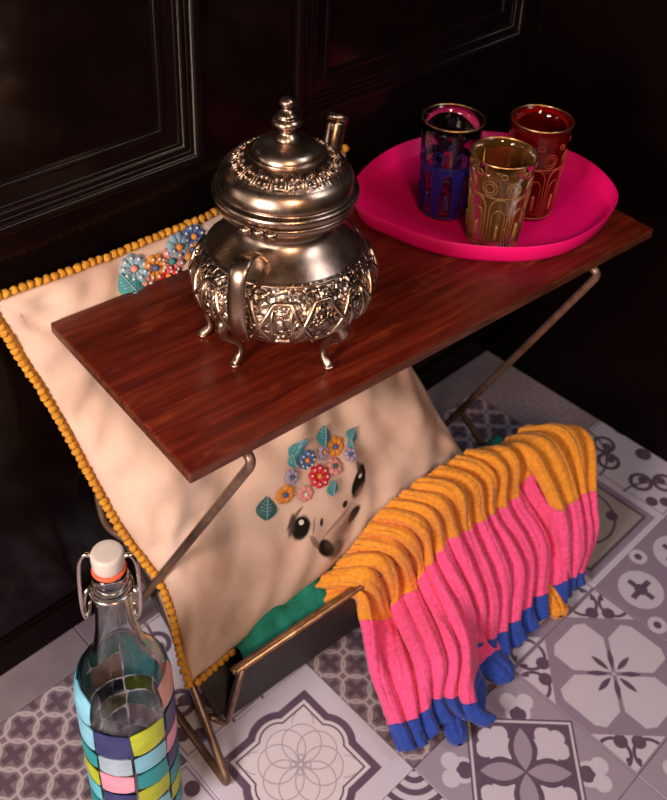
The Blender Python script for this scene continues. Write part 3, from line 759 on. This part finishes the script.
sf = thing('scarf', 'ribbed knitted scarf striped mustard, pink and blue, draped over the rack to the floor', 'scarf', *OS)
def spl(P, x):
    n = len(P)-1; x = max(0, min(n-1e-6, x)); i = int(x); f = x-i
    a, b, c, d = P[max(i-1,0)], P[i], P[i+1], P[min(i+2,n)]
    return .5*((2*b)+(c-a)*f+(2*a-5*b+4*c-d)*f*f+(3*b-a-3*c+d)*f**3)
SV = [[Vector(p) for p in c] for c in SCARF]
def sc_mid(u, v):          # u 0..18 across the ribs, v 0..5 back edge to hem
    return spl([spl(c, v) for c in SV], u)
def sc_pt(u, v):
    p = sc_mid(u, v); e = .02
    du = sc_mid(min(18,u+e), v)-sc_mid(max(0,u-e), v); dv = sc_mid(u, min(5,v+e))-sc_mid(u, max(0,v-e))
    n = dv.cross(du)
    n = n.normalized() if n.length > 1e-9 else Vector((0,-1,0))
    if n.dot(Vector((-.45,-.6,.7))) < 0: n = -n
    w = (u*.98+.12*noise.noise(Vector((u*.7, v*.5, 0)))+.15*math.sin(v*.9+u)) % 1
    rib = abs(math.sin(PI*w))**.7
    amp = .10*(.5+.55*min(1, v/1.2))*(1+.5*noise.noise(Vector((u*.8, v*.6, 4))))
    p = p+n*(amp*(rib-.6))+n*(.006*math.sin(u*.98*2*PI*3))
    p += Vector((0,0,1))*.012*noise.noise(Vector((u*2,v*4,9)))
    p.z = max(p.z, .022)
    return p
NU, NV = 18*16, 80
def band(name, v0, v1, nv, mt, label, thick=.028):
    m = MB(); m.grid(lambda a, b: sc_pt(a*18, v0+(v1-v0)*b), NU, nv)
    o = shifted(m, OS).build(name, mt, sf); tag(o, label)
    uvl = o.data.uv_layers.new(name='UVMap')
    for lp in o.data.loops: uvl.data[lp.index].uv = ((lp.vertex_index % (NU+1))/NU, (v0+(v1-v0)*(lp.vertex_index//(NU+1))/nv)/5)
    s = o.modifiers.new('solid', 'SOLIDIFY'); s.thickness = thick*U; s.offset = 0; return o
band('mustard_stripe', 0, 2, 36, M_or, 'mustard yellow stripe'); band('pink_stripe', 2, 4, 36, M_pk, 'bright pink stripe'); band('blue_stripe', 4, 5, 18, M_bl, 'royal blue hem')
def tongue(pts, w, ms, split, name, label, z=.05):
    P = catmull(pts, 6); N = len(P)-1
    for nm, q0, q1, mt in (('pink_end', 0, split, ms[0]), ('blue_end', split, 1, ms[1])):
        def f(a, b):
            x = q0+(q1-q0)*b; i = min(N-1, int(x*N)); p = P[i].lerp(P[i+1], x*N-i); d = (P[i+1]-P[i]).normalized(); sd = d.cross(Vector((0,0,1)))
            ww = w*(.85+.25*math.sin(x*PI))*(1 if x < .8 else math.sqrt(max(.08, 1-((x-.8)/.2)**2)))
            th = 2*PI*a; c = math.cos(th); s_ = math.sin(th)
            return p+sd*ww*c+Vector((0,0,1))*(.062*s_*(.8+.35*abs(math.sin(c*5)))*(1 if x < .85 else max(.2, 1-((x-.85)/.15)**2)))
        m = MB(); m.grid(f, 40, 14, closed_u=True)
        o = shifted(m, OS).build(nm, mt, sf)
        uvl = o.data.uv_layers.new(name='UVMap')
        for lp in o.data.loops: uvl.data[lp.index].uv = ((lp.vertex_index % 40)/300, (lp.vertex_index//40)/100)
tongue([(1.0,.46,.20),(.93,.36,.13),(.88,.20,.09),(.90,.0,.075)], .115, (M_pk, M_bl), .68, 'a', '')
tongue([(.50,.22,.14),(.42,.12,.10),(.36,.02,.085),(.30,-.10,.075)], .075, (M_pk, M_bl), .6, 'b', '')
tongue([(1.62,.32,.10),(1.60,.22,.08),(1.55,.12,.07)], .075, (M_or, M_or), .5, 'c', '')

# ---------------------------------------------------------------- swing-top bottle with painted squares
OB = (-1.44, .86, .0)
bt = thing('bottle', 'clear swing-top glass bottle painted with blue, lime and pink squares', 'bottle', *OB)
bp = [(0,.03),(.18,.0),(.235,.01),(.25,.05),(.25,.3),(.25,.6),(.25,.9),(.25,1.22),(.243,1.32),(.218,1.41),(.175,1.49),(.137,1.57),(.114,1.68),(.098,1.8),(.088,2.0),(.086,2.05),(.094,2.07),(.096,2.10),(.084,2.125),(.084,2.165),(.07,2.175)]
bo = [(p.x, p.y) for p in catmull([(r, z, 0) for r, z in bp], 4)]
bi = [(max(0, r-.02), z if z > .1 else z+.03) for r, z in bo if z <= 2.17 and r > .05]
m = MB(); m.lathe(bo+bi[::-1]+[(0,.06)], 56); M_clear = glass_mat('clear_glass', (.90,.93,.92)); m.build('glass_body', M_clear, bt, doubles=True)
def bot_r(z):
    for (r0,z0),(r1,z1) in zip(bo[8:], bo[9:]):
        if z0 <= z <= z1 and z1 > z0: return r0+(r1-r0)*(z-z0)/(z1-z0)
    return .25
PC = dict(navy=(.012,.018,.13), lime=(.48,.55,.01), teal=(.0,.30,.33), sky=(.22,.55,.72), grey=(.36,.47,.58), pink=(.80,.33,.46), cyan=(.12,.58,.72), salmon=(.70,.35,.30), aqua=(.02,.42,.40))
PMt = {k: noisy('paint_'+k, tuple(q*.85 for q in c), tuple(min(1,q*1.12+.02) for q in c), .45, 10, bump=.35, bscale=14) for k, c in PC.items()}
BOT_A0, BOT_DA = 156, 0
ROWS = [(.12,.29,['lime','cyan','navy','teal','sky','pink','lime','sky']),
 (.29,.46,['teal','grey','sky','lime','navy','teal','pink','cyan']),
 (.46,.63,['cyan','navy','lime','teal','sky','pink','navy','teal']),
 (.63,.80,['lime','pink','teal','navy','grey','cyan','lime','sky']),
 (.80,.97,['teal','grey','sky','pink','teal','lime','navy','teal']),
 (.97,1.19,['sky','navy','lime','navy','teal','cyan','salmon','aqua']),
 (1.19,1.40,['sky',None,None,'salmon','sky','aqua','teal','cyan'])]

def patch(a0, a1, z0, z1, col, seed):
    m = MB(); rj = random.Random(seed); ja = [rj.uniform(-.03,.03) for _ in range(4)]; jz = [rj.uniform(-.012,.012) for _ in range(4)]
    def f(u, v, off):
        a = a0+(a1-a0)*u+(ja[0]*(1-u)+ja[1]*u)*(1-v)+(ja[2]*(1-u)+ja[3]*u)*v
        # rounded brush-drawn corners
        e = abs(2*u-1)**6; vv = .5+(v-.5)*(1-.14*e)
        z = z0+(z1-z0)*vv+(jz[0]*(1-u)+jz[1]*u)*(1-v)+(jz[2]*(1-u)+jz[3]*u)*v+.006*noise.noise(Vector((a*6, v*3, seed)))
        r = bot_r(z)+off; return (r*math.cos(a), r*math.sin(a), z)
    m.grid(lambda u, v: f(u, v, .006), 8, 5); m.grid(lambda u, v: f(u, v, .0015), 8, 5)
    o = m.build('painted_square', PMt[col], bt); tag(o, '%s painted square' % col); return o
for ri, (z0, z1, cols) in enumerate(ROWS):
    n = len(cols)
    for k, c in enumerate(cols):
        if c is None: continue
        st_ = math.radians(BOT_A0+ri*BOT_DA)+2*PI*k/n; patch(st_+.025, st_+2*PI/n-.025, z0+.008, z1-.008, c, ri*31+k)
M_cap = noisy('white_ceramic', (.52,.45,.42), (.60,.52,.48), .25, 6)
M_rub = mat('orange_rubber', (.70,.09,.03), .6); M_steel = mat('steel_wire', (.62,.56,.52), .22, 1.0)
m = MB(); m.lathe([(p.x, p.y) for p in catmull([(0,2.19,0),(.05,2.19,0),(.066,2.195,0),(.076,2.215,0),(.079,2.275,0),(.075,2.296,0),(.062,2.304,0),(0,2.305,0)], 4)], 36); m.build('stopper', M_cap, bt)
m = MB(); m.tube([(.070*math.cos(2*PI*k/40), .070*math.sin(2*PI*k/40), 2.185) for k in range(40)], .013, 8, closed=True); m.build('rubber_seal', M_rub, bt)
BA = math.radians(-38)
def bl(x, z, y=0): return (x*math.cos(BA)-y*math.sin(BA), x*math.sin(BA)+y*math.cos(BA), z)
m = MB()
m.tube([(.100*math.cos(2*PI*k/40), .100*math.sin(2*PI*k/40), 2.045) for k in range(40)], .010, 6, closed=True)
for sg in (-1, 1):
    m.tube(catmull([bl(sg*.10,2.045),bl(sg*.12,2.03,-.02),bl(sg*.13,1.97,-.04),bl(sg*.125,1.92,-.06),bl(sg*.112,1.91,-.045),bl(sg*.108,1.96,-.02)], 5), .010, 7)
    m.tube(catmull([bl(sg*.08,2.275),bl(sg*.11,2.275),bl(sg*.135,2.22,-.01),bl(sg*.142,2.08,-.03),bl(sg*.138,1.95,-.05),bl(sg*.122,1.90,-.065),bl(sg*.11,1.92,-.05)], 6), .011, 7)
m.build('wire_bail', M_steel, bt)
